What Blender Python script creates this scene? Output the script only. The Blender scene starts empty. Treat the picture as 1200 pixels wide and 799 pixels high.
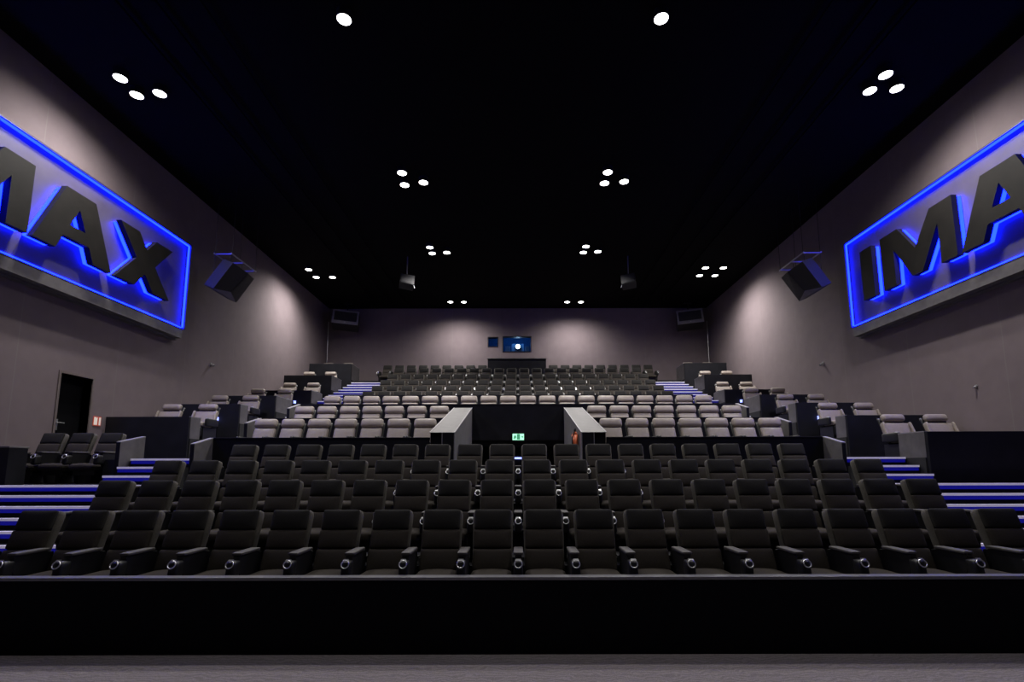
import bpy, bmesh, math, random
from mathutils import Vector, Matrix
from mathutils.geometry import tessellate_polygon
random.seed(7)
S = bpy.context.scene
C = S.collection
PI = math.pi
# ------------------------------------------------------------ camera, world, exposure
cd = bpy.data.cameras.new('camera'); cam = bpy.data.objects.new('camera', cd); C.objects.link(cam)
cd.sensor_width = 36; cd.lens = 18; cd.shift_x = -7/1200; cd.shift_y = 70.5/1200; cd.clip_end = 200
cam.matrix_world = Matrix.Translation((0, 0, 1.75)) @ Matrix.Rotation(PI/2 + math.atan(80/600), 4, 'X') @ Matrix.Rotation(math.radians(-0.13), 4, 'Z')
S.camera = cam
w = bpy.data.worlds.new('world'); S.world = w; w.use_nodes = True
w.node_tree.nodes['Background'].inputs[0].default_value = (0.4, 0.45, 0.6, 1)
w.node_tree.nodes['Background'].inputs[1].default_value = 0.0
S.view_settings.view_transform = 'Standard'; S.view_settings.look = 'None'; S.view_settings.gamma = 1
S.view_settings.use_curve_mapping = False
S.view_settings.exposure = 0.0
SPOT_W = 370       # watts of each ceiling downlight
SPOT_ANG = 158       # wall-side lamps
SPOT_ANG_C = 130     # lamps down the middle
LED_SIGN = 31
LED_STEP = 0.15

# ------------------------------------------------------------ materials
def mat(name, col, rough=0.6, metal=0.0, noise=0.0, scale=20, bump=0.0, bscale=200, emit=None, es=0, spec=0.5, stretch=(1, 1, 1)):
    m = bpy.data.materials.new(name); m.use_nodes = True
    nt = m.node_tree; b = nt.nodes['Principled BSDF']
    b.inputs['Base Color'].default_value = (*col, 1)
    b.inputs['Roughness'].default_value = rough; b.inputs['Metallic'].default_value = metal
    b.inputs['Specular IOR Level'].default_value = spec
    tc = nt.nodes.new('ShaderNodeTexCoord'); mp = nt.nodes.new('ShaderNodeMapping'); mp.inputs['Scale'].default_value = stretch
    nt.links.new(tc.outputs['Object'], mp.inputs[0])
    if noise:
        n = nt.nodes.new('ShaderNodeTexNoise'); n.inputs['Scale'].default_value = scale; n.inputs['Detail'].default_value = 6
        nt.links.new(mp.outputs[0], n.inputs['Vector'])
        r = nt.nodes.new('ShaderNodeMapRange'); r.inputs[1].default_value = .25; r.inputs[2].default_value = .75
        r.inputs[3].default_value = 1 - noise; r.inputs[4].default_value = 1 + noise
        nt.links.new(n.outputs[0], r.inputs[0])
        v = nt.nodes.new('ShaderNodeVectorMath'); v.operation = 'SCALE'; v.inputs[0].default_value = col
        nt.links.new(r.outputs[0], v.inputs['Scale']); nt.links.new(v.outputs[0], b.inputs['Base Color'])
    if bump:
        n = nt.nodes.new('ShaderNodeTexNoise'); n.inputs['Scale'].default_value = bscale; n.inputs['Detail'].default_value = 4
        nt.links.new(mp.outputs[0], n.inputs['Vector'])
        bp = nt.nodes.new('ShaderNodeBump'); bp.inputs['Strength'].default_value = bump; bp.inputs['Distance'].default_value = .01
        nt.links.new(n.outputs[0], bp.inputs['Height']); nt.links.new(bp.outputs[0], b.inputs['Normal'])
    if emit:
        b.inputs['Emission Color'].default_value = (*emit, 1); b.inputs['Emission Strength'].default_value = es
    return m

def wall_mat():   # stretched acoustic fabric with thin vertical seams
    m = mat('wall_fabric', (.185, .147, .158), .9, noise=.07, scale=3, bump=.15, bscale=120)
    nt = m.node_tree; b = nt.nodes['Principled BSDF']
    src = b.inputs['Base Color'].links[0].from_socket
    tc = nt.nodes.new('ShaderNodeTexCoord'); sp = nt.nodes.new('ShaderNodeSeparateXYZ'); nt.links.new(tc.outputs['Object'], sp.inputs[0])
    ad = nt.nodes.new('ShaderNodeMath'); ad.operation = 'ADD'; nt.links.new(sp.outputs[0], ad.inputs[0]); nt.links.new(sp.outputs[1], ad.inputs[1])
    mo = nt.nodes.new('ShaderNodeMath'); mo.operation = 'PINGPONG'; mo.inputs[1].default_value = 1.25; nt.links.new(ad.outputs[0], mo.inputs[0])
    lt = nt.nodes.new('ShaderNodeMath'); lt.operation = 'LESS_THAN'; lt.inputs[1].default_value = .012; nt.links.new(mo.outputs[0], lt.inputs[0])
    mx = nt.nodes.new('ShaderNodeMix'); mx.data_type = 'RGBA'; nt.links.new(lt.outputs[0], mx.inputs[0])
    nt.links.new(src, mx.inputs[6]); mx.inputs[7].default_value = (.20, .17, .175, 1)
    nt.links.new(mx.outputs[2], b.inputs['Base Color'])
    return m

def carpet_mat():
    m = mat('carpet', (.31, .275, .29), .95, noise=.35, scale=90, bump=.8, bscale=150)
    nt = m.node_tree; b = nt.nodes['Principled BSDF']; src = b.inputs['Base Color'].links[0].from_socket
    tc = nt.nodes.new('ShaderNodeTexCoord'); wv = nt.nodes.new('ShaderNodeTexWave'); wv.wave_type = 'RINGS'
    wv.inputs['Scale'].default_value = 6; wv.inputs['Distortion'].default_value = 14; wv.inputs['Detail'].default_value = 3
    nt.links.new(tc.outputs['Object'], wv.inputs[0])
    r = nt.nodes.new('ShaderNodeMapRange'); r.inputs[3].default_value = .8; r.inputs[4].default_value = 1.12; nt.links.new(wv.outputs[1], r.inputs[0])
    v = nt.nodes.new('ShaderNodeVectorMath'); v.operation = 'SCALE'; nt.links.new(src, v.inputs[0]); nt.links.new(r.outputs[0], v.inputs['Scale'])
    nt.links.new(v.outputs[0], b.inputs['Base Color'])
    return m

M = dict(
    wall=wall_mat(), carpet=carpet_mat(),
    ceil=mat('ceiling_black', (.0045, .0045, .005), .9, noise=.2, scale=5, spec=.05),
    tier=mat('tier_carpet', (.02, .02, .023), .95, noise=.3, scale=60, bump=.4),
    dark=mat('dark_laminate', (.012, .012, .016), .6, noise=.3, scale=3, bump=.05, spec=.15),
    grey_dimmed=mat('grey_laminate_dimmed', (.064, .060, .062), .5, noise=.25, scale=6, bump=.08, bscale=60),  # side laminate darkened in colour, standing in for less light on top
    grey=mat('grey_laminate', (.125, .118, .12), .5, noise=.22, scale=6, bump=.08, bscale=60),
    edge=mat('grey_edge', (.28, .27, .29), .45, noise=.08, scale=30),
    rail=mat('rail_metal', (.20, .20, .22), .4, metal=.5, noise=.1),
    black=mat('black_paint', (.008, .008, .010), .5, noise=.2, scale=8),
    stage=mat('stage_front', (.004, .004, .007), .8, noise=.2, scale=8, spec=.1),
    fabric=mat('seat_fabric', (.044, .037, .031), .9, noise=.18, scale=70, bump=.35, bscale=350, spec=.25),
    fabric_d=mat('seat_head_fabric', (.018, .017, .016), .85, noise=.18, scale=70, bump=.3, bscale=350, spec=.25),
    fabric_e=mat('seat_shell_fabric', (.105, .097, .087), .85, noise=.15, scale=70, bump=.3, bscale=350, spec=.3),
    plastic=mat('black_plastic', (.008, .008, .009), .45, noise=.1),
    armpad=mat('arm_pad', (.075, .07, .07), .55, noise=.12, scale=40),
    chrome=mat('chrome', (.85, .85, .88), .32, metal=.9, noise=.04),
    leather=mat('pale_leather', (.295, .252, .222), .5, noise=.08, scale=12, bump=.8, bscale=9),
    leather_s=mat('pale_leather_band', (.05, .045, .045), .6, noise=.1),
    nosing=mat('nosing', (.80, .76, .86), .4, noise=.06, emit=(.75, .68, 1.0), es=.22),  # faint glow added so the nosings show bright in dim light
    led=mat('blue_led_step', (.0, .0, .1), emit=(.02, .02, 1.0), es=LED_STEP),
    led_s=mat('blue_led_sign', (.0, .0, .2), emit=(.0015, .006, 1.0), es=LED_SIGN),
    led_dot=mat('aisle_led', (.1, .1, .3), emit=(.25, .3, 1.0), es=3),
    signface=mat('sign_face', (.085, .072, .095), .55, noise=.15, scale=2.5),
    letter=mat('letter_face', (.009, .0078, .007), .7, noise=.45, scale=2.2, bump=.03, spec=.25),
    letterside=mat('letter_side', (.02, .02, .06), .5),
    lamp=mat('lamp_lens', (1, 1, 1), emit=(1, .97, .93), es=9),
    can=mat('lamp_housing', (.004, .004, .005), .7, noise=.1),
    grille=mat('speaker_grille', (.025, .025, .028), .6, noise=.3, scale=120, bump=.4),
    spk=mat('speaker_cabinet', (.012, .012, .014), .5, noise=.2),
    spk_g=mat('speaker_grey', (.25, .25, .27), .5, noise=.2, scale=6),
    door=mat('door_black', (.002, .002, .003), .8, spec=.1, noise=.2),
    frame=mat('door_frame', (.16, .13, .125), .6, noise=.1),
    metal=mat('brushed_metal', (.5, .5, .52), .35, metal=.8, noise=.08),
    exit=mat('exit_panel', (.5, .9, .7), emit=(.42, 1.0, .68), es=1.1),
    exit_d=mat('exit_mark', (.02, .18, .08), emit=(.10, .45, .25), es=.6),
    red=mat('red_sign', (.55, .06, .03), emit=(.8, .2, .12), es=.12),
    white=mat('white_mark', (.8, .75, .7), emit=(.8, .62, .55), es=.35),
    extred=mat('extinguisher_red', (.9, .20, .08), .35, noise=.05),
    glass=None,
    beam=mat('projector_lens', (1, 1, 1), emit=(.65, .85, 1.0), es=14),
    booth=mat('booth_wall', (.05, .16, .30), .8, noise=.2, scale=4),
    pale=mat('projector_body', (.35, .38, .42), .5, noise=.1),
)
g = bpy.data.materials.new('window_glass'); g.use_nodes = True
nt = g.node_tree; nt.nodes.clear()
o_ = nt.nodes.new('ShaderNodeOutputMaterial'); tr = nt.nodes.new('ShaderNodeBsdfTransparent'); gl = nt.nodes.new('ShaderNodeBsdfGlossy')
tr.inputs[0].default_value = (.8, .9, 1, 1); gl.inputs['Roughness'].default_value = .05
mx = nt.nodes.new('ShaderNodeMixShader'); mx.inputs[0].default_value = .06
nt.links.new(tr.outputs[0], mx.inputs[1]); nt.links.new(gl.outputs[0], mx.inputs[2]); nt.links.new(mx.outputs[0], o_.inputs[0])
M['glass'] = g

# ------------------------------------------------------------ mesh helpers
class MB:
    def __init__(s): s.v = []; s.f = []
    def add(s, vs, fs):
        n = len(s.v); s.v += [tuple(v) for v in vs]; s.f += [tuple(i + n for i in f) for f in fs]; return s
    def box(s, x0, x1, y0, y1, z0, z1):
        return s.add([(x, y, z) for z in (z0, z1) for y in (y0, y1) for x in (x0, x1)],
                     [(0, 2, 3, 1), (4, 5, 7, 6), (0, 1, 5, 4), (2, 6, 7, 3), (0, 4, 6, 2), (1, 3, 7, 5)])
    def prism(s, pts, axis, a, b):     # outline pts in the two other axes, extruded along axis
        def P(p, t):
            return {'x': (t, p[0], p[1]), 'y': (p[0], t, p[1]), 'z': (p[0], p[1], t)}[axis]
        n = len(pts)
        return s.add([P(p, a) for p in pts] + [P(p, b) for p in pts],
                     [tuple(range(n))[::-1], tuple(range(n, 2*n))] + [(i, (i+1) % n, (i+1) % n + n, i + n) for i in range(n)])
    def tube(s, p, q, r, n=8, r2=None):
        p = Vector(p); q = Vector(q); d = (q - p).normalized(); u = d.orthogonal().normalized(); v = d.cross(u)
        r2 = r if r2 is None else r2
        vs = [p + (u*math.cos(2*PI*i/n) + v*math.sin(2*PI*i/n))*r for i in range(n)] + [q + (u*math.cos(2*PI*i/n) + v*math.sin(2*PI*i/n))*r2 for i in range(n)]
        return s.add(vs, [tuple(range(n))[::-1], tuple(range(n, 2*n))] + [(i, (i+1) % n, (i+1) % n + n, i + n) for i in range(n)])
    def ring(s, c, R, r, tilt=0, n=16, k=6, sy=1.0):
        rot = Matrix.Rotation(tilt, 3, 'X'); vs = []
        for i in range(n):
            a = 2*PI*i/n
            for j in range(k):
                b = 2*PI*j/k
                p = Vector(((R + r*math.cos(b))*math.cos(a), (R*sy + r*math.cos(b))*math.sin(a), r*math.sin(b)))
                vs.append(Vector(c) + rot @ p)
        return s.add(vs, [(i*k+j, ((i+1) % n)*k+j, ((i+1) % n)*k+(j+1) % k, i*k+(j+1) % k) for i in range(n) for j in range(k)])
    def pad(s, w, d, h, r, n=7, bulge=0.0, taper=0.0, T=None):
        """rounded cushion centred at 0, front face towards -y bulging; T maps local -> scene"""
        bm = bmesh.new(); bmesh.ops.create_cube(bm, size=2)
        bmesh.ops.subdivide_edges(bm, edges=bm.edges[:], cuts=n, use_grid_fill=True)
        r = min(r, w/2*.98, d/2*.98, h/2*.98)
        idx = {}
        vs = []
        for i, v in enumerate(bm.verts):
            q = [math.copysign(abs(t)**.55, t) if abs(t) > 1e-6 else 0 for t in v.co]
            p = Vector((q[0]*w/2, q[1]*d/2, q[2]*h/2))
            inn = Vector((max(-w/2+r, min(w/2-r, p.x)), max(-d/2+r, min(d/2-r, p.y)), max(-h/2+r, min(h/2-r, p.z))))
            e = p - inn
            if e.length > 1e-7: p = inn + e.normalized()*r
            if p.y < 0 and bulge: p.y -= bulge*max(0, 1-(2*p.x/w)**2)*max(0, 1-(2*p.z/h)**2)
            if taper: p.x *= 1 - taper*(p.z/h)
            idx[v] = i; vs.append(T(p) if T else p)
        fs = [tuple(idx[v] for v in f.verts) for f in bm.faces]
        bm.free(); return s.add(vs, fs)
    def mesh(s, name, m, smooth=False):
        me = bpy.data.meshes.new(name); me.from_pydata(s.v, [], s.f); me.materials.append(m)
        bm = bmesh.new(); bm.from_mesh(me); bmesh.ops.recalc_face_normals(bm, faces=bm.faces[:]); bm.to_mesh(me); bm.free()
        if smooth:
            me.polygons.foreach_set('use_smooth', [True]*len(me.polygons))
        return me
    def build(s, name, m, parent=None, smooth=False):
        o = bpy.data.objects.new(name, s.mesh(name, m, smooth)); C.objects.link(o)
        if parent:
            o.parent = parent
            if parent.type == 'EMPTY' or parent.parent: pass
        return o

def tag(o, label, cat, group=None):
    o['label'] = label; o['category'] = cat
    if group: o['group'] = group
    return o
def thing(name, label, cat, loc=(0, 0, 0), group=None):
    o = bpy.data.objects.new(name, None); C.objects.link(o); o.location = loc; o.empty_display_size = .1
    return tag(o, label, cat, group)
def struct(name, mb, m):
    o = mb.build(name, m); o['kind'] = 'structure'; return o
def copy_tree(o, parent=None):
    c = o.copy(); C.objects.link(c); c.parent = parent
    for ch in o.children: copy_tree(ch, c)
    return c
def bevel(o, wd=.006, seg=2):
    b = o.modifiers.new('bevel', 'BEVEL'); b.width = wd; b.segments = seg; b.limit_method = 'ANGLE'; return o

ORD = ['first', 'second', 'third', 'fourth', 'fifth', 'sixth', 'seventh', 'eighth', 'ninth', 'tenth', 'eleventh', 'twelfth']
WX = 9.85; CZ = 10.1; BY = 25.9
# ------------------------------------------------------------ room shell
struct('floor', MB().box(-WX-.3, WX+.3, -3, 28.5, -.2, 0), M['carpet'])
struct('ceiling', MB().box(-WX-.3, WX+.3, -3, 28.5, CZ, CZ+.2), M['ceil'])
DY0, DY1, DZ0, DZ1 = 10.85, 11.68, 1.75, 3.84
struct('wall_left', MB().box(-WX-.3, -WX, -3, DY0, 0, CZ).box(-WX-.3, -WX, DY1, BY, 0, CZ).box(-WX-.3, -WX, DY0, DY1, DZ1, CZ).box(-WX-.3, -WX, DY0, DY1, 0, DZ0), M['wall'])
struct('wall_right', MB().box(WX, WX+.3, -3, BY, 0, CZ), M['wall'])
W = [(-1.56, -1.02, 8.03, 8.57), (-.79, .70, 7.76, 8.60)]
bw = MB().box(-WX-.3, W[0][0], BY, BY+.25, 0, CZ).box(W[1][1], WX+.3, BY, BY+.25, 0, CZ).box(W[0][1], W[1][0], BY, BY+.25, 0, CZ)
for x0, x1, z0, z1 in W: bw.box(x0, x1, BY, BY+.25, 0, z0).box(x0, x1, BY, BY+.25, z1, CZ)
struct('wall_back', bw, M['wall'])
struct('wall_front', MB().box(-WX-.3, WX+.3, -3.2, -3, 0, CZ), M['black'])
struct('wall_booth_back', MB().box(-2.5, 2, 28.2, 28.3, 7, 9.4), M['booth'])
struct('wall_booth_left', MB().box(-2.5, -2.4, BY+.25, 28.2, 7, 9.4), M['booth'])
struct('wall_booth_right', MB().box(1.9, 2, BY+.25, 28.2, 7, 9.4), M['booth'])
struct('floor_booth', MB().box(-2.4, 1.9, BY+.25, 28.2, 7, 7.1), M['booth'])
struct('ceiling_booth', MB().box(-2.4, 1.9, BY+.25, 28.2, 9.3, 9.4), M['booth'])
# door in the left wall
d = MB().box(-WX-.24, -WX-.18, DY0+.02, DY1-.02, DZ0, DZ1-.02).build('door_1', M['door']); d['kind'] = 'structure'
hd = MB().box(-WX-.18, -WX-.165, 11.02, 11.10, 2.62, 2.86).tube((-WX-.165, 11.06, 2.78), (-WX-.11, 11.06, 2.78), .011).tube((-WX-.11, 11.0, 2.78), (-WX-.11, 11.2, 2.78), .011).build('door_handle', M['metal'], d)
fr = MB().box(-WX-.25, -WX+.025, DY0-.05, DY0, DZ0, DZ1+.05).box(-WX-.25, -WX+.025, DY1, DY1+.05, DZ0, DZ1+.05).box(-WX-.25, -WX+.025, DY0, DY1, DZ1, DZ1+.05).build('trim_1', M['frame']); fr['kind'] = 'structure'
# projection windows
for i, (x0, x1, z0, z1) in enumerate(W):
    t = .035
    o = MB().box(x0, x0+t, BY-.02, BY+.24, z0, z1).box(x1-t, x1, BY-.02, BY+.24, z0, z1).box(x0+t, x1-t, BY-.02, BY+.24, z1-t, z1).box(x0+t, x1-t, BY-.02, BY+.24, z0, z0+t).build('window_%d' % (i+1), M['black'])
    o['kind'] = 'structure'
    MB().box(x0+t, x1-t, BY+.10, BY+.11, z0+t, z1-t).build('pane', M['glass'], o)
l = bpy.data.lights.new('booth_light', 'POINT'); l.energy = 24; l.color = (.12, .42, 1); l.shadow_soft_size = .1
lo = bpy.data.objects.new('booth_light', l); C.objects.link(lo); lo.location = (-.1, 26.4, 8.95)
def projector(x, label, lens=True, w_=.34):
    t = thing('projector', label, 'projector', (x, 27.0, 7.1))
    bevel(MB().box(-w_, w_, 0, .8, .85, 1.38).build('housing', M['pale'], t), .03)
    MB().box(-w_*.7, w_*.7, .1, .7, 0, .85).build('pedestal', M['dark'], t)
    MB().tube((0, 0, 1.17), (0, -.22, 1.17), .17, 20).build('lens_barrel', M['black'], t)
    MB().tube((0, -.22, 1.17), (0, -.235, 1.17), .12, 20).build('lens', M['beam'] if lens else M['glass'], t)
    return t
projector(0.0, 'projector with a glowing blue-white lens behind the large projection window')
bevel(tag(MB().box(-.66, -.42, 26.5, 26.9, 7.1, 8.22).build('equipment_rack', M['pale']), 'grey equipment rack left of the glowing projector, behind the window', 'equipment rack'))
bevel(tag(MB().box(.38, .60, 26.5, 26.9, 7.1, 8.22).build('equipment_rack', M['pale']), 'grey equipment rack right of the glowing projector, behind the window', 'equipment rack'))
# small details on the walls
for (x, y, z, s, wd) in ((-WX, 16.12, 5.11, 1, 'left'), (WX, 16.21, 5.11, -1, 'right')):
    t = thing('wall_sensor', 'small pale sensor on the %s wall above the recliner boxes' % wd, 'sensor', (x, y, z))
    MB().tube((0, 0, 0), (s*.03, 0, 0), .06, 12).build('base_plate', M['metal'], t)
    MB().tube((s*.03, 0, 0), (s*.12, 0, -.05), .03, 10, .045).build('sensor_head', M['edge'], t)
t = thing('wall_sensor', 'tiny sensor low on the right wall beside the nearest recliner box', 'sensor', (WX, 10.86, 3.5))
MB().tube((0, 0, 0), (-.02, 0, 0), .035, 12).build('base_plate', M['metal'], t); MB().tube((-.02, 0, 0), (-.07, 0, -.03), .02, 8).build('sensor_head', M['edge'], t)
t = thing('fire_sign', 'small red and white fire equipment sign beside the black door', 'sign', (-WX, 11.92, 2.89))
MB().box(0, .015, -.11, .11, -.11, .11).build('sign_panel', M['red'], t)
MB().box(.015, .018, -.095, -.03, -.09, .09).box(.015, .018, .045, .095, -.09, .09).prism([(-.03, -.09), (.0, -.09), (.0, .09), (-.03, .06)], 'x', .015, .018).build('pictogram', M['white'], t)
for s in (-1, 1):
    t = tag(MB().tube((s*(WX-.05), 25.75, 6.2), (s*(WX-.05), 25.75, 9.35), .022, 8).build('conduit_pipe', M['metal']), 'thin grey vertical pipe in the %s rear corner below the speaker' % ('left' if s < 0 else 'right'), 'pipe')

# ------------------------------------------------------------ tiers
def tier(x0, x1, y0, y1, z1, z0=0, m='tier'):
    o = MB().box(x0, x1, y0, y1, z0, z1).build('seating_tier', M[m]); o['kind'] = 'structure'; return o
R = [(6.03, 1.30), (7.10, 1.62), (8.14, 1.91), (9.27, 2.21)]
tier(-5.95, 5.95, 5.26, 6.28, .30); tier(-5.95, 5.95, 6.28, 7.33, .62); tier(-5.95, 5.95, 7.33, 8.4, .91); tier(-5.95, 5.95, 8.4, 9.62, 1.21)
for s in (-1, 1):
    def T2(xa, xb, *k): tier(min(s*xa, s*xb), max(s*xa, s*xb), *k)
    T2(1.71, 5.95, 9.62, 9.98, 1.21)
    T2(1.71, 5.95, 9.98, 11.78, 1.84); T2(1.71, 5.95, 11.78, 13.6, 2.36); T2(1.22, 5.95, 13.6, 13.83, 2.36)
    T2(1.22, 5.95, 13.83, 17.3, 2.9)
tier(-1.22, 1.22, 13.6, 17.3, 2.9, 2.52)
tier(-5.95, 5.95, 17.3, 17.85, 3.35)
DR = [(18.68, 4.62), (19.86, 5.02), (21.04, 5.45), (22.20, 5.92), (23.37, 6.42), (24.54, 6.83)]
ys = [17.85] + [y-.84 for y, z in DR[1:5]] + [24.3-.56] + [BY]
for i, (y, z) in enumerate(DR): tier(-6.1 if i < 5 else -6.76, 6.1 if i < 5 else 6.76, ys[i], ys[i+1], z-1.0)
# passage between the white blocks
struct('trim_2', MB().box(-1.22, 1.22, 13.54, 13.6, 2.52, 3.40), M['dark'])

# ------------------------------------------------------------ stairs with blue leds
def flight(label, x0, x1, steps, yend, group=None):
    t = thing('staircase', label, 'staircase', ((x0+x1)/2, steps[0][0], 0), group)
    ox, oy = (x0+x1)/2, steps[0][0]
    for i, (y, z) in enumerate(steps):
        y1 = steps[i+1][0] if i+1 < len(steps) else yend
        st = MB().box(x0-ox, x1-ox, y-oy, y1-oy, max(0, z-.6), z).build('step', M['tier'], t)
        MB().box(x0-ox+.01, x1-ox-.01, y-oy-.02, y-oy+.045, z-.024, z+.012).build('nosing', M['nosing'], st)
        MB().box(x0-ox+.02, x1-ox-.02, y-oy-.012, y-oy, z-.085, z-.024).build('led_strip', M['led'], st)  # led strip made tall to stand in for its glow on the riser
    return t
for s, wd in ((-1, 'left'), (1, 'right')):
    X = lambda a, b: (min(s*a, s*b), max(s*a, s*b))
    flight('wide dark staircase with pale nosings and blue lights at the %s wall' % wd, *X(5.95, WX-.002), [(5.8+.3*i, .15+.15*i) for i in range(10)], 8.77)
    flight('narrow aisle steps with blue lights beside the third black row on the %s' % wd, *X(5.95, 7.07), [(8.8+.3*i, 1.65+.15*i) for i in range(3)], 9.745)
    tier(*X(5.95, 7.84), 9.75, 12.3, 1.95)
    flight('narrow %s aisle steps beside the middle white recliner row' % wd, *X(5.95, 7.84), [(12.3+.3*i, 2.09+.137*i) for i in range(4)], 14.42)
    flight('narrow %s aisle steps beside the rearmost white recliner row' % wd, *X(5.95, 7.84), [(14.45+.3*i, 2.66+.14*i) for i in range(4)], 16.52)
    flight('narrow %s aisle steps just behind the rearmost white recliner row' % wd, *X(5.95, 7.84), [(16.55+.3*i, 3.22+.143*i) for i in range(4)], 18.11)
    flight('long upper %s aisle staircase with blue lights beside the rear black seats' % wd, *X(6.1, 7.84), [(18.14+.56*i, 3.8+.2*i) for i in range(11)], 24.3)
    tier(*X(6.76, 7.84), 24.3, BY, 6.0)

# ------------------------------------------------------------ parapets and partition panels
def parapet(name, label, x0, x1, y, z0, z1, th=.08, m='dark', cap='dark', group=None):
    t = thing(name, label, 'partition', ((x0+x1)/2, y, z0), group)
    h = (x1-x0)/2
    bevel(MB().box(-h, h, 0, th, 0, z1-z0-.03).build('panel', M[m], t), .004)
    bevel(MB().box(-h, h, -.006, th+.006, z1-z0-.03, z1-z0).build('cap', M[cap], t), .004)
    return t
t = parapet('stage_parapet', 'long black parapet with a pale grey top rail before the front seats', -WX+.005, WX-.005, 5.16, 0, .715, .10, 'stage', 'rail')
for s, wd in ((-1, 'left'), (1, 'right')):
    a, b = (-5.94, -1.71) if s < 0 else (1.71, 5.94)
    parapet('parapet', 'dark parapet behind the fourth black row, %s of the central entrance' % wd, a, b, 9.89, 1.21, 2.37)
    parapet('parapet', 'dark parapet between lowest and middle white recliner rows, %s of entrance' % wd, a, b, 11.69, 1.84, 2.93)
parapet('parapet', 'long dark parapet in front of the rearmost white recliner row above the entrance', -5.94, 5.94, 13.74, 2.36, 3.51)
parapet('parapet', 'long dark parapet behind the rearmost white recliner row', -5.94, 5.94, 17.20, 2.9, 4.26)
def sidepanel(name, label, x, yn, yf, z0, zn, zf, s, th=.07):
    # panel along the aisle; its face towards the room's centre is grey laminate
    t = thing(name, label, 'partition', (x, yn, z0))
    a, b = (-th, 0) if s < 0 else (0, th)
    o = MB().prism([(0, 0), (yf-yn, 0), (yf-yn, zf-z0-.02), (0, zn-z0-.02)], 'x', a, b).build('panel', M['grey'], t)
    MB().prism([(0, zn-z0-.02), (yf-yn, zf-z0-.02), (yf-yn, zf-z0), (0, zn-z0)], 'x', a-.004, b+.004).build('trim_highlight', M['edge'], t)  # pale strip painting the light caught along the panel's top edge
    MB().prism([(-.008, 0), (0, 0), (0, zn-z0-.02), (-.008, zn-z0-.02)], 'x', a, b).build('end_cap', M['dark'], t)
    return t
for s, wd in ((-1, 'left'), (1, 'right')):
    sidepanel('partition_panel', 'short grey end panel at the %s end of the fourth black row' % wd, s*5.88, 9.33, 9.89, 1.21, 2.23, 2.37, s)
    sidepanel('partition_panel', 'short grey end panel at the %s end of the lowest white recliner row' % wd, s*5.88, 11.1, 11.69, 1.84, 2.77, 2.93, s)
    sidepanel('partition_panel', 'short grey end panel at the %s end of the middle white recliner row' % wd, s*5.88, 13.1, 13.74, 2.36, 3.33, 3.51, s)
# central entrance walls
for s, wd in ((-1, 'left'), (1, 'right')):
    t = thing('entrance_wall', 'thick sloping grey laminate wall on the %s side of the central entrance' % wd, 'wall', (s*1.46, 9.85, 0))
    X = lambda a, b: (min(s*(a-1.46), s*(b-1.46)), max(s*(a-1.46), s*(b-1.46)))
    L_ = 3.68; za, zb = 2.46, 3.38; sl = (zb-za)/L_
    MB().prism([(0.01, 0), (L_, 0), (L_, zb-.01), (0.01, za-.01)], 'x', *X(1.22, 1.46)).build('inner_panel', M['grey'], t)
    MB().prism([(0.08, 0), (L_, 0), (L_, zb-.01), (0.08, za-.01+.08*sl)], 'x', *X(1.46, 1.70)).build('outer_panel', M['grey'], t)
    MB().box(*X(1.235, 1.455), -.0, .012, 0, za-.015).build('end_panel', M['dark'], t)
    MB().box(*X(1.47, 1.69), .065, .078, 0, za-.015+.07*sl).build('end_panel', M['dark'], t)
    MB().prism([(0, za-.01), (L_, zb-.01), (L_, zb), (0, za)], 'x', *X(1.225, 1.695)).build('dimmed_top', M['grey_dimmed'], t)  # thin sheet carrying the darkened colour of the wall top
    e = MB()
    for xx in (1.214, 1.69): e.prism([(0, za-.01), (L_, zb-.01), (L_, zb+.006), (0, za+.006)], 'x', *X(xx, xx+.018))
    e.box(*X(1.214, 1.233), -.004, .012, 0, za).box(*X(1.455, 1.468), -.004, .07, 0, za)
    e.build('trim_highlight', M['edge'], t)
# exit sign
t = thing('exit_sign', 'lit green exit sign with running figure and arrow above the central entrance', 'exit sign', (.005, 13.5, 2.60))
MB().box(-.165, .165, 0, .038, -.095, .095).build('housing', M['black'], t)
MB().box(-.15, .15, -.006, 0, -.083, .083).build('lit_panel', M['exit'], t)
k = MB()
k.box(-.035, .045, -.009, -.006, -.07, .075)                                        # door leaf block
k.prism([(-.115, .01), (-.09, .045), (-.06, .03), (-.05, -.01), (-.065, -.055), (-.08, -.05), (-.075, -.01), (-.10, -.06), (-.125, -.05)], 'y', -.009, -.006)
k.prism([(.075, .012), (.11, .012), (.11, .035), (.135, 0), (.11, -.035), (.11, -.012), (.075, -.012)], 'y', -.009, -.006)
k.build('pictogram', M['exit_d'], t)
t = thing('post_light', 'slim dark post with a small blue-white light inside the dark central passage', 'light', (0, 14.2, 0))
MB().box(-.13, .13, .03, .09, 0, 2.15).build('post', M['dark'], t)
MB().box(-.10, .10, 0, .03, 2.035, 2.085).build('light_head', M['led_dot'], t)
# fire extinguisher on the inner right wall
t = thing('fire_extinguisher', 'small red fire extinguisher on the right entrance wall', 'fire extinguisher', (1.145, 10.3, 2.08))
MB().tube((0, 0, 0), (0, 0, .36), .065, 16).tube((0, 0, .36), (0, 0, .42), .065, 16, .025).build('cylinder', M['extred'], t, True)
MB().tube((0, 0, .42), (0, 0, .46), .022, 10).box(-.012, .012, -.09, .03, .455, .475).build('valve', M['black'], t)
MB().tube((-.01, -.03, .44), (-.06, -.06, .30), .011).tube((-.06, -.06, .30), (-.06, -.05, .1), .011, 8, .018).build('hose', M['black'], t)

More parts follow.
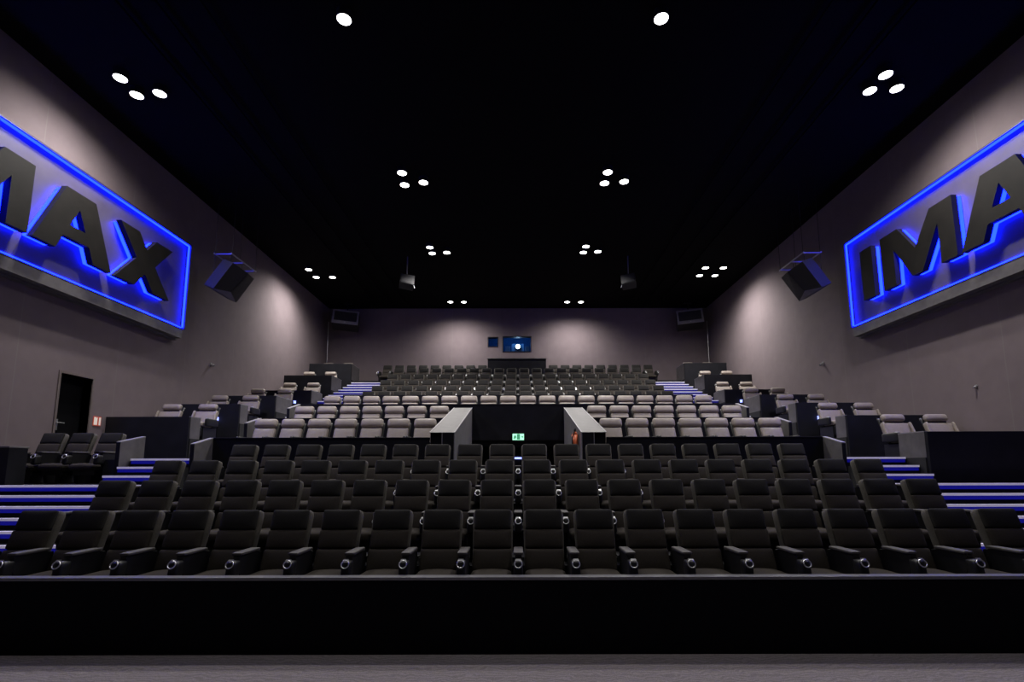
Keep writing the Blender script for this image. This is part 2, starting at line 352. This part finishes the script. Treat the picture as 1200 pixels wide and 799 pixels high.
# ------------------------------------------------------------ black cinema seat
th = math.radians(20)
UB = Vector((0, math.sin(th), math.cos(th))); NB = Vector((0, -math.cos(th), math.sin(th)))
def backT(sc, nc, O=Vector((0, 0, 1.0))):      # cushion-local -> seat-local on the reclined back plane
    return lambda p: O + Vector((p.x, 0, 0)) + UB*(sc + p.z) - NB*(p.y) + NB*nc
def seat_parts(t):
    # shell, three stitched pads, cushion, base
    MB().pad(.452, .11, .72, .045, 7, taper=-.05, T=backT(-.36, -.065)).build('backrest', M['fabric_e'], t, True)
    MB().pad(.415, .05, .235, .028, 7, .016, 0, T=backT(-.125, .0)).build('head_pad', M['fabric_d'], t, True)
    MB().pad(.425, .05, .215, .028, 7, .016, 0, T=backT(-.345, .0)).build('upper_back_pad', M['fabric'], t, True)
    MB().pad(.435, .06, .26, .03, 7, .018, 0, T=backT(-.585, .004)).build('lower_back_pad', M['fabric'], t, True)
    T = lambda p: Vector((p.x, -.47 + p.y, .305 + p.z + (.02*max(0, 1-(p.x/.23)**2) if p.z > 0 else 0)))
    MB().pad(.455, .46, .12, .05, 7, .02, T=T).build('seat_cushion', M['fabric'], t, True)
    MB().box(-.20, .20, -.60, -.14, .16, .25).box(-.05, .05, -.48, -.22, 0, .2).box(-.16, .16, -.55, -.15, 0, .02).build('pedestal', M['plastic'], t)
def arm_parts(t, x):
    a = bevel(MB().prism([(-.14, .0), (-.14, .56), (-.24, .575), (-.60, .575), (-.60, .40), (-.50, .30), (-.40, 0)], 'x', x-.035, x+.035).build('armrest', M['plastic'], t), .008)
    MB().pad(.105, .40, .035, .014, 4, T=lambda p: Vector((x+p.x, -.40+p.y, .59+p.z))).build('arm_pad', M['armpad'], a, True)
    c = MB().pad(.095, .13, .18, .03, 4, T=lambda p: Vector((x+p.x, -.66+p.y+(.10*(p.z-.09)*-1 if False else -.0)+( .25*p.z if p.z > 0 else 0), .445+p.z))).build('cup_holder', M['plastic'], a, True)
    MB().ring((x, -.722, .508), .037, .0065, math.radians(62), 16, 6, 1.05).add([(x-.024, -.690, .556), (x+.024, -.690, .556), (x+.034, -.700, .540), (x-.034, -.700, .540)], [(0, 1, 2, 3)]).build('chrome_ring', M['chrome'], c, True)
proto = thing('cinema_seat', 'x', 'seat'); seat_parts(proto); arm_parts(proto, .29)
proto2 = thing('cinema_seat', 'x', 'seat'); 
for ch in proto.children: copy_tree(ch, proto2)
arm_parts(proto2, -.29)
protos = []; 
def place_seat(src, x, y, z, label, group, cat='seat', rz=0):
    if src not in protos:
        protos.append(src); r = src
    else: r = copy_tree(src)
    r.location = (x, y, z); r.rotation_euler = (0, 0, rz); tag(r, label, cat, group); return r
P = .58
def row(y, z, ks, rowname, group):
    lows = [k for k in ks if k < 0]; highs = [k for k in ks if k >= 0]
    n = 0
    for k in ks:
        left = k < 0
        o = lows.index(k) if left else len(highs) - 1 - highs.index(k)
        lab = 'black cinema seat, %s from the %s in %s' % (ORD[o], 'left' if left else 'right', rowname)
        first = (k == ks[0]) or (k-1 not in ks)
        place_seat(proto2 if first else proto, (k+.5)*P, y, z, lab, group)
rn = ['the front row', 'the second row', 'the third row', 'the fourth row']
for i, (y, z) in enumerate(R):
    row(y, z-1.0, list(range(-10, 10)) if i < 3 else list(range(-9, 9)), rn[i], 'black seats in ' + rn[i])
un = ['the first row behind the white recliners', 'the second row behind the white recliners', 'the third row behind the white recliners',
      'the fourth row behind the white recliners', 'the second to last row', 'the rear row']
for i, (y, z) in enumerate(DR):
    if i < 5: row(y, z-1.0, list(range(-10, 10)), un[i], 'black seats in ' + un[i])
    else:
        ks = [k-.5 for k in list(range(-11, -2)) + list(range(3, 12))]
        row(y+.15, z-1.0, ks, un[i], 'black seats in ' + un[i])
for j in range(3):   # three seats by the door
    place_seat(proto2 if j == 0 else proto, -9.30+j*P, 10.28, 1.5, 'black cinema seat below the black door, %s of three from the left wall' % ORD[j], 'three black seats by the door')
o = thing('counter', 'long dark counter below the projection windows behind the last rows', 'counter', (-.05, 25.0, 5.83))
bevel(MB().box(-1.45, 1.45, 0, .6, 0, 1.38).build('cabinet', M['dark'], o)); bevel(MB().box(-1.47, 1.47, -.02, .62, 1.38, 1.42).build('top', M['grey'], o))

# ------------------------------------------------------------ pale leather recliners
th2 = math.radians(24)
U2 = Vector((0, math.sin(th2), math.cos(th2))); N2 = Vector((0, -math.cos(th2), math.sin(th2)))
def recliner(kind):
    t = thing('leather_recliner', 'x', 'recliner')
    H = 1.0; O = Vector((0, 0, H))
    def T(sc, nc): return lambda p: O + Vector((p.x, 0, 0)) + U2*(sc+p.z) - N2*p.y + N2*nc
    wide = kind == 'box'
    w1 = .50 if wide else .485
    MB().pad(w1, .13, .17 if wide else .21, .06, 7, .012, T=T(-.085 if wide else -.105, .03)).build('head_pillow', M['leather'], t, True)
    MB().pad(w1-.04, .06, .10, .02, 4, T=T(-.19 if wide else -.22, -.02)).build('neck_band', M['leather_s'], t, True)
    MB().pad(.56 if wide else .46, .10, .44, .045, 7, .015, -.22 if wide else 0, T=T(-.43, .0)).build('backrest', M['leather'], t, True)
    MB().pad(w1+.02, .06, .66, .03, 5, 0, -.12 if wide else 0, T=T(-.36, -.08)).build('back_shell', M['plastic'], t, True)
    if wide:
        for s in (-1, 1):
            MB().pad(.30, .52, .13, .05, 6, .02, T=lambda p: Vector((s*.152+p.x, -.57+p.y, .42+p.z))).build('seat_cushion', M['leather'], t, True)
            MB().pad(.055, .12, .42, .025, 5, 0, 0, T=lambda p: O + Vector((s*(.30-.05*p.z)+p.x, 0, 0)) + U2*(-.43+p.z) - N2*p.y + N2*.05).build('back_wing', M['leather'], t, True)
            a = MB().pad(.085, .52, .20, .035, 5, T=lambda p: Vector((s*.37+p.x, -.50+p.y, .47+p.z))).build('armrest', M['plastic'], t, True)
            MB().ring((s*.37, -.68, .575), .035, .005).build('cup_ring', M['chrome'], a, True)
        MB().pad(.60, .07, .26, .03, 5, T=lambda p: Vector((p.x, -.80+p.y, .22+p.z))).build('footrest', M['plastic'], t, True)
        MB().box(-.32, .32, -.76, -.18, 0, .33).build('base', M['plastic'], t)
    else:
        MB().pad(.46, .50, .14, .05, 6, .02, T=lambda p: Vector((p.x, -.56+p.y, .42+p.z))).build('seat_cushion', M['leather'], t, True)
        for s in (-1, 1):
            a = MB().pad(.05, .50, .30, .02, 4, T=lambda p: Vector((s*.262+p.x, -.48+p.y, .45+p.z))).build('armrest', M['plastic'], t, True)
        MB().box(-.22, .22, -.74, -.16, 0, .33).build('base', M['plastic'], t)
    return t
rc = recliner('row'); rb = recliner('box')
for (y, z, nm) in ((11.25, 1.84, 'lowest'), (13.20, 2.36, 'middle')):
    for s, wd in ((-1, 'left'), (1, 'right')):
        for j in range(7):
            place_seat(rc, s*(9.5-j)*P, y, z, 'pale leather recliner, %s from the %s aisle in the %s white row' % (ORD[j], wd, nm), 'pale recliners in the %s white row' % nm, 'recliner')
for k in range(-10, 10):
    wd = 'left' if k < 0 else 'right'; j = k+10 if k < 0 else 9-k
    place_seat(rc, (k+.5)*P, 15.12, 2.9, 'pale leather recliner, %s from the %s aisle in the rearmost white row' % (ORD[j], wd), 'pale recliners in the rearmost white row', 'recliner')

# ------------------------------------------------------------ side boxes (loges) stepping up along the walls
PODS = [  # parapet y, floor z, parapet top z, return length, seat y
    (8.95, 1.94, 2.39, .62, 11.50),
    (12.25, 2.50, 3.02, .38, 13.80),
    (14.4, 3.05, 3.60, .40, 15.95),
    (16.5, 3.62, 4.14, 1.15, 18.25),
    (19.3, 4.27, 4.75, 1.05, 20.75),
    (21.3, 5.08, 5.70, 1.2, 22.6),
    (23.8, 5.95, 6.72, 1.2, 24.85)]
for s, wd in ((-1, 'left'), (1, 'right')):
    X = lambda a, b: (min(s*a, s*b), max(s*a, s*b))
    if s < 0:
        tier(*X(7.08, WX), 8.8, 9.75, 1.5); tier(*X(7.84, WX), 9.75, 10.7, 1.5); tier(*X(7.84, WX), 10.7, 12.25, 1.75)
        sidepanel('partition_panel', 'grey end panel right of the three black seats by the door', -7.09, 9.15, 9.75, 1.5, 2.26, 2.39, -1)
        o = thing('low_cabinet', 'low dark cabinet against the left wall at the picture edge', 'cabinet', (-9.32, 8.84, 1.5))
        bevel(MB().box(-.52, .56, 0, .35, 0, .64).build('cabinet_body', M['dark'], o)); bevel(MB().box(-.52, .57, -.01, .36, .64, .67).build('top', M['grey'], o))
    else:
        tier(*X(7.08, WX), 8.8, 8.95, 1.5); tier(*X(7.08, 7.84), 8.95, 9.75, 1.94)
    for i, (y, fz, tz, rl, sy) in enumerate(PODS):
        if s < 0 and i == 0: continue
        yn = PODS[i+1][0] if i < 6 else BY
        zlow = ([1.75] if s < 0 and i == 1 else [1.5] if i == 0 else [PODS[i-1][1]])[0] if True else 0
        tier(*X(7.84, WX), y, yn, fz)
        xi, xo = (8.37, 9.34) if i else (8.40, 9.36); PX = 7.86 if i else 7.10
        num = ORD[i-1] if s < 0 else ORD[i]
        t = thing('box_partition', 'dark partition of the %s recliner box from the front along the %s wall' % (num, wd), 'partition', (s*PX, y, 0))
        bevel(MB().box(*X(0, WX-PX-.003), -.07, 0, zlow, tz).build('front_panel', M['dark'], t), .004)
        a, b = X(0, .045)
        q = thing('partition_panel', 'grey side panel on the aisle side of the %s recliner box, %s wall' % (num, wd), 'partition', (s*PX, y, fz))
        MB().box(a, b, .002, rl, 0, tz-fz-.005).build('panel', M['grey'], q)
        MB().box(a-.003, b+.003, .002, rl, tz-fz-.005, tz-fz+.012).build('trim_highlight', M['edge'], q)  # pale strip in place of the bright line where the top edge catches light
        for (x, pos) in ((xi, 'aisle side'), (xo, 'wall side')):
            place_seat(rb, s*x, sy, fz, 'pale leather recliner on the %s of the %s recliner box, %s wall' % (pos, num, wd), 'pale recliners in the side boxes', 'recliner', rz=-s*.02)
        if 1 <= i <= 4:
            q = thing('box_light', 'small blue reading light in the %s recliner box, %s wall' % (num, wd), 'light', (s*8.45, yn-.13, fz))
            MB().tube((0, 0, 0), (0, 0, .62), .02, 8).build('stem', M['black'], q)
            MB().box(-.05, .05, -.03, .03, .62, .72).build('light_head', M['led_dot'], q)

# ------------------------------------------------------------ big illuminated wall signs
def loops_prism(loops, x0, x1):     # loops in (y,z); first outer, the rest holes
    pts = [Vector((p[0], p[1], 0)) for lp in loops for p in lp]
    tris = tessellate_polygon([[Vector((p[0], p[1], 0)) for p in lp] for lp in loops])
    n = len(pts); vs = [(x0, p.x, p.y) for p in pts] + [(x1, p.x, p.y) for p in pts]
    fs = [tuple(t) for t in tris] + [tuple(i+n for i in t) for t in tris]; b = 0
    for lp in loops:
        m = len(lp)
        for i in range(m): fs.append((b+i, b+(i+1) % m, b+(i+1) % m+n, b+i+n))
        b += m
    return MB().add(vs, fs)
def offset(lp, d):                 # shrink a counter-clockwise loop by d
    out = []; n = len(lp)
    A = sum(lp[i][0]*lp[(i+1) % n][1] - lp[(i+1) % n][0]*lp[i][1] for i in range(n))
    sg = 1 if A > 0 else -1
    for i in range(n):
        p0, p1, p2 = (Vector(lp[(i-1) % n]), Vector(lp[i]), Vector(lp[(i+1) % n]))
        a = (p1-p0).normalized(); b = (p2-p1).normalized()
        n1 = Vector((-a.y, a.x))*sg; n2 = Vector((-b.y, b.x))*sg
        m = n1+n2; m = m/max(m.dot(n1), .35) if m.length > 1e-6 else n1
        out.append(tuple(p1 + m*d))
    return out
LET = {
 'I': [[(0, 0), (.45, 0), (.45, 1.37), (0, 1.37)]],
 'M': [[(0, 0), (.42, 0), (.42, .93), (.95, .03), (1.25, .03), (1.78, .93), (1.78, 0), (2.2, 0), (2.2, 1.37), (1.60, 1.37), (1.1, .66), (.60, 1.37), (0, 1.37)]],
 'A': [[(0, 0), (.50, 0), (.64, .32), (1.28, .32), (1.42, 0), (1.92, 0), (1.34, 1.37), (.60, 1.37)], [(.77, .60), (.96, 1.02), (1.15, .60)]],
 'X': [[(0, 0), (.60, 0), (.92, .38), (1.24, 0), (1.85, 0), (1.24, .69), (1.83, 1.37), (1.22, 1.37), (.92, 1.01), (.62, 1.37), (.02, 1.37), (.60, .69)]],
}
def wall_sign(s, label, starts, far=14.18, near=5.5):
    t = thing('illuminated_sign', label, 'sign', (s*WX, (far+near)/2, 5.5))
    yc = (far+near)/2; zc = 5.5
    def bx(xa, xb, y0, y1, z0, z1, mb):   # xa, xb = distance out of the wall
        a, b = -s*xa, -s*xb; mb.box(min(a, b), max(a, b), y0-yc, y1-yc, z0-zc, z1-zc); return mb
    bx(0, .14, near-.05, far+.05, 5.42, 8.30, MB()).build('backing_board', M['grey'], t)
    bx(.14, .26, near+.03, far-.05, 5.74, 8.20, MB()).build('face_panel', M['signface'], t)
    rim = MB()
    bx(.14, .38, near, near+.035, 5.71, 8.235, rim); bx(.14, .38, far-.035, far, 5.71, 8.235, rim)
    bx(.14, .38, near, far, 8.2, 8.235, rim); bx(.14, .30, near, far, 5.71, 5.745, rim)
    rim.build('rim', M['letterside'], t)
    bx(.14, .30, near, far, 5.46, 5.705, MB()).build('lower_band', M['grey'], t)
    led = MB()
    bx(.30, .345, near+.04, near+.06, 5.76, 8.18, led); bx(.30, .345, far-.06, far-.04, 5.76, 8.18, led)
    bx(.30, .345, near+.06, far-.06, 8.165, 8.195, led); bx(.27, .30, near+.06, far-.06, 5.75, 5.775, led)
    led.build('led_frame', M['led_s'], t)
    for ch, st in starts:
        tr = (lambda u: st + u - yc) if s < 0 else (lambda u: st - u - yc)
        loops = [[(tr(p[0]), 6.24 + p[1] - zc) for p in lp] for lp in LET[ch]]
        L = loops_prism(loops, -s*.38, -s*.50).build('letter', M['letter'], t)
        lin = [offset(loops[0], .02)] + [offset(l_, -.02) for l_ in loops[1:]]
        loops_prism(lin, -s*.265, -s*.35).build('led_backlight', M['led_s'], L)
        loops_prism(lin, -s*.35, -s*.38).build('letter_return', M['letterside'], L)
wall_sign(-1, 'huge blue-lit sign with raised dark letters on the left wall', [('I', 6.32), ('M', 7.05), ('A', 9.35), ('X', 11.39)])
wall_sign(1, 'huge blue-lit sign with raised dark letters on the right wall', [('I', 13.35), ('M', 12.57), ('A', 10.27), ('X', 8.23)])

# ------------------------------------------------------------ speakers
for s, wd in ((-1, 'left'), (1, 'right')):
    t = thing('hanging_speaker', 'dark wedge speaker hung on a frame beside the sign on the %s wall' % wd, 'speaker', (s*8.5, 14.68, 7.0))
    q = lambda x, y, z: Vector((s*(x-8.5), y-14.68, z-7.0))
    v = [q(8.2, 14.09, 7.67), q(8.2, 15.28, 7.64), q(8.7, 14.08, 6.9), q(8.7, 15.28, 6.88), q(8.06, 14.66, 7.58), q(8.50, 14.60, 6.98)]
    bk = [p + q(8.5+.28, 14.68, 7.0+.12) for p in v[:4]]
    MB().add(v + bk, [(0, 4, 5, 2), (4, 1, 3, 5), (0, 1, 4), (2, 5, 3), (0, 2, 8, 6), (1, 7, 9, 3), (0, 6, 7, 1), (2, 3, 9, 8), (6, 8, 9, 7)]).build('cabinet', M['spk'], t)
    n_ = Vector((-s*.012, 0, -.008))
    def inset(a, b, c, d_):
        m = (a+b+c+d_)/4; return [p + (m-p)*.08 + n_ for p in (a, b, c, d_)]
    MB().add(inset(v[4], v[1], v[3], v[5]), [(0, 1, 2, 3)]).build('grille', M['grille'], t)
    MB().add([p+Vector((0, 0, -.004)) for p in (v[2], v[5], v[3])], [(0, 1, 2)]).build('bottom_plate', M['grey'], t)
    f = MB()
    for x in (8.30, 8.80): f.tube(q(x, 14.15, 7.98), q(x, 15.55, 7.98), .022, 6)
    for y in (14.2, 14.85, 15.5): f.tube(q(8.30, y, 7.98), q(8.80, y, 7.98), .022, 6)
    f.build('hanging_frame', M['metal'], t)
    f = MB()
    for x in (8.30, 8.80):
        for y in (14.2, 15.5): f.tube(q(x, y, 7.98), q(x, y, CZ), .007, 5)
    f.tube(q(8.45, 14.4, 7.98), q(8.45, 14.4, 7.6), .012).tube(q(8.45, 15.0, 7.98), q(8.45, 15.0, 7.55), .012)
    f.tube(q(8.8, 14.2, 7.98), q(8.8, 14.2, 7.1), .006, 5)
    f.build('suspension_cable', M['black'], t)
    # rear corner speakers
    t = thing('corner_speaker', 'boxy grey-faced speaker tilted down in the %s rear corner' % wd, 'speaker', (s*8.62, 24.9, 9.2))
    B = Matrix.Rotation(math.radians(-14)*1, 4, 'X') @ Matrix.Rotation(s*math.radians(-14), 4, 'Z')
    def TB(mb): mb.v = [tuple(B @ Vector(p)) for p in mb.v]; return mb
    TB(MB().box(-.62, .62, -.25, .45, -.38, .38)).build('cabinet', M['spk'], t)
    TB(MB().box(-.62, -.54, -.29, -.25, -.38, .38).box(.54, .62, -.29, -.25, -.38, .38).box(-.54, .54, -.29, -.25, .30, .38).box(-.54, .54, -.29, -.25, -.38, -.22)).build('front_frame', M['spk_g'], t)
    TB(MB().box(-.54, .54, -.27, -.25, -.22, .30)).build('grille', M['grille'], t)
    TB(MB().tube((0, -.29, -.30), (0, -.31, -.30), .03, 10)).build('badge', M['metal'], t)
    MB().tube((0, .2, .2), (0, .2, CZ-9.2), .03, 8).box(-.2, .2, .1, .3, CZ-9.22, CZ-9.2).build('bracket', M['black'], t)
    # ceiling speakers
    t = thing('ceiling_speaker', 'small dark speaker hanging from the black ceiling, %s of centre' % wd, 'speaker', (s*4.35, 19.3, 9.05))
    B2 = Matrix.Rotation(math.radians(-20), 4, 'X') @ Matrix.Rotation(s*math.radians(-18), 4, 'Z')
    def TB2(mb): mb.v = [tuple(B2 @ Vector(p)) for p in mb.v]; return mb
    TB2(MB().box(-.27, .27, -.2, .2, -.22, .22)).build('cabinet', M['black'], t)
    TB2(MB().box(-.24, .24, -.215, -.2, -.19, .19)).build('grille', M['grille'], t)
    MB().tube((0, 0, .2), (0, 0, CZ-9.05), .02, 8).add([tuple(p) for p in [(-.25, .0, .2), (.25, 0, .2), (.25, .02, .26), (-.25, .02, .26)]], [(0, 1, 2, 3)]).tube((-s*.27, -.1, -.1), (-s*.33, -.14, -.30), .012).build('bracket', M['metal'], t)
# thin ceiling rails near the side walls
for s in (-1, 1):
    for x in (5.6, 6.4, 7.1):
        o = MB().box(min(s*x, s*(x+.05)), max(s*x, s*(x+.05)), 1, 25, 9.97, 10.02).build('trim_3', M['ceil']); o['kind'] = 'structure'

# ------------------------------------------------------------ ceiling downlights
LZ = 9.95
LAMPS = []
G = [('front pair above the screen end', [(-3.2, 3.4), (2.65, 3.4)], 0),
     ('centre left group nearest the screen', [(-3.18, 8.4), (-3.26, 7.85), (-2.66, 7.9)], 0),
     ('centre right group nearest the screen', [(2.65, 8.4), (2.60, 7.85), (3.2, 7.9)], 0),
     ('group above the left wall sign', [(-8.38, 9.81), (-8.40, 10.31), (-7.86, 10.26)], 1),
     ('group above the right wall sign', [(7.75, 9.77), (7.73, 10.23), (8.27, 10.16)], 1),
     ('second centre left group', [(-3.22, 13.32), (-3.28, 13.93), (-2.71, 13.80)], 0),
     ('second centre right group', [(2.52, 13.31), (2.52, 13.86), (3.07, 13.78)], 0),
     ('third centre left group', [(-3.27, 18.15), (-3.27, 18.68), (-2.70, 18.61)], 0),
     ('third centre right group', [(2.54, 18.11), (2.51, 18.63), (3.05, 18.56)], 0),
     ('rear left pair', [(-3.33, 24.43), (-2.66, 24.44)], 1),
     ('rear right pair', [(2.45, 24.47), (3.13, 24.48)], 1),
     ('group by the rear left wall', [(-8.64, 20.26), (-8.66, 21.11), (-7.96, 21.11)], 1),
     ('group by the rear right wall', [(7.73, 20.17), (7.78, 21.01), (8.47, 20.17), (8.44, 21.02)], 1)]
lamp0 = None
sl = bpy.data.lights.new('downlight', 'SPOT'); sl.energy = SPOT_W; sl.spot_size = math.radians(SPOT_ANG); sl.spot_blend = 1.0
sl.shadow_soft_size = .10; sl.color = (1, .955, .91)
sf_ = sl.copy(); sf_.energy = SPOT_W*.5; sf_.spot_size = math.radians(SPOT_ANG_C)
sc_ = sl.copy(); sc_.spot_size = math.radians(SPOT_ANG_C)
for gname, pts, near_wall in G:
    pp = list(pts)
    posn = {}
    for j, (x, y) in enumerate(pp):
        if len(pp) == 2: d_ = 'left lamp' if j == 0 else 'right lamp'
        elif len(pp) == 4: d_ = ['rear left lamp', 'front left lamp', 'rear right lamp', 'front right lamp'][j]
        else: d_ = ['upper lamp', 'lower lamp', 'outlying lamp'][j]
        if gname.startswith('centre') and j: d_ = 'farther back out of frame lamp'
        lab = 'round white ceiling downlight, %s of the %s' % (d_, gname)
        if gname.startswith('centre') and j: continue
        if gname.startswith('centre'): lab = 'single round downlight at the top edge of the photo, ' + ('left' if x < 0 else 'right')
        if lamp0 is None:
            t = lamp0 = thing('ceiling_downlight', lab, 'ceiling light', (x, y, LZ), 'ceiling downlights')
            MB().tube((0, 0, .02), (0, 0, CZ-LZ), .14, 24).build('housing', M['can'], t)
            MB().ring((0, 0, .01), .136, .012, 0, 24, 6).build('trim_ring', M['can'], t, True)
            MB().tube((0, 0, 0.0), (0, 0, .02), .125, 24).build('lens', M['lamp'], t)
        else:
            t = copy_tree(lamp0); t.location = (x, y, LZ); tag(t, lab, 'ceiling light', 'ceiling downlights')
        lo = bpy.data.objects.new('downlight_beam', sl if near_wall else sf_ if y < 5 else sc_); C.objects.link(lo); lo.parent = t; lo.location = (0, 0, -.03)
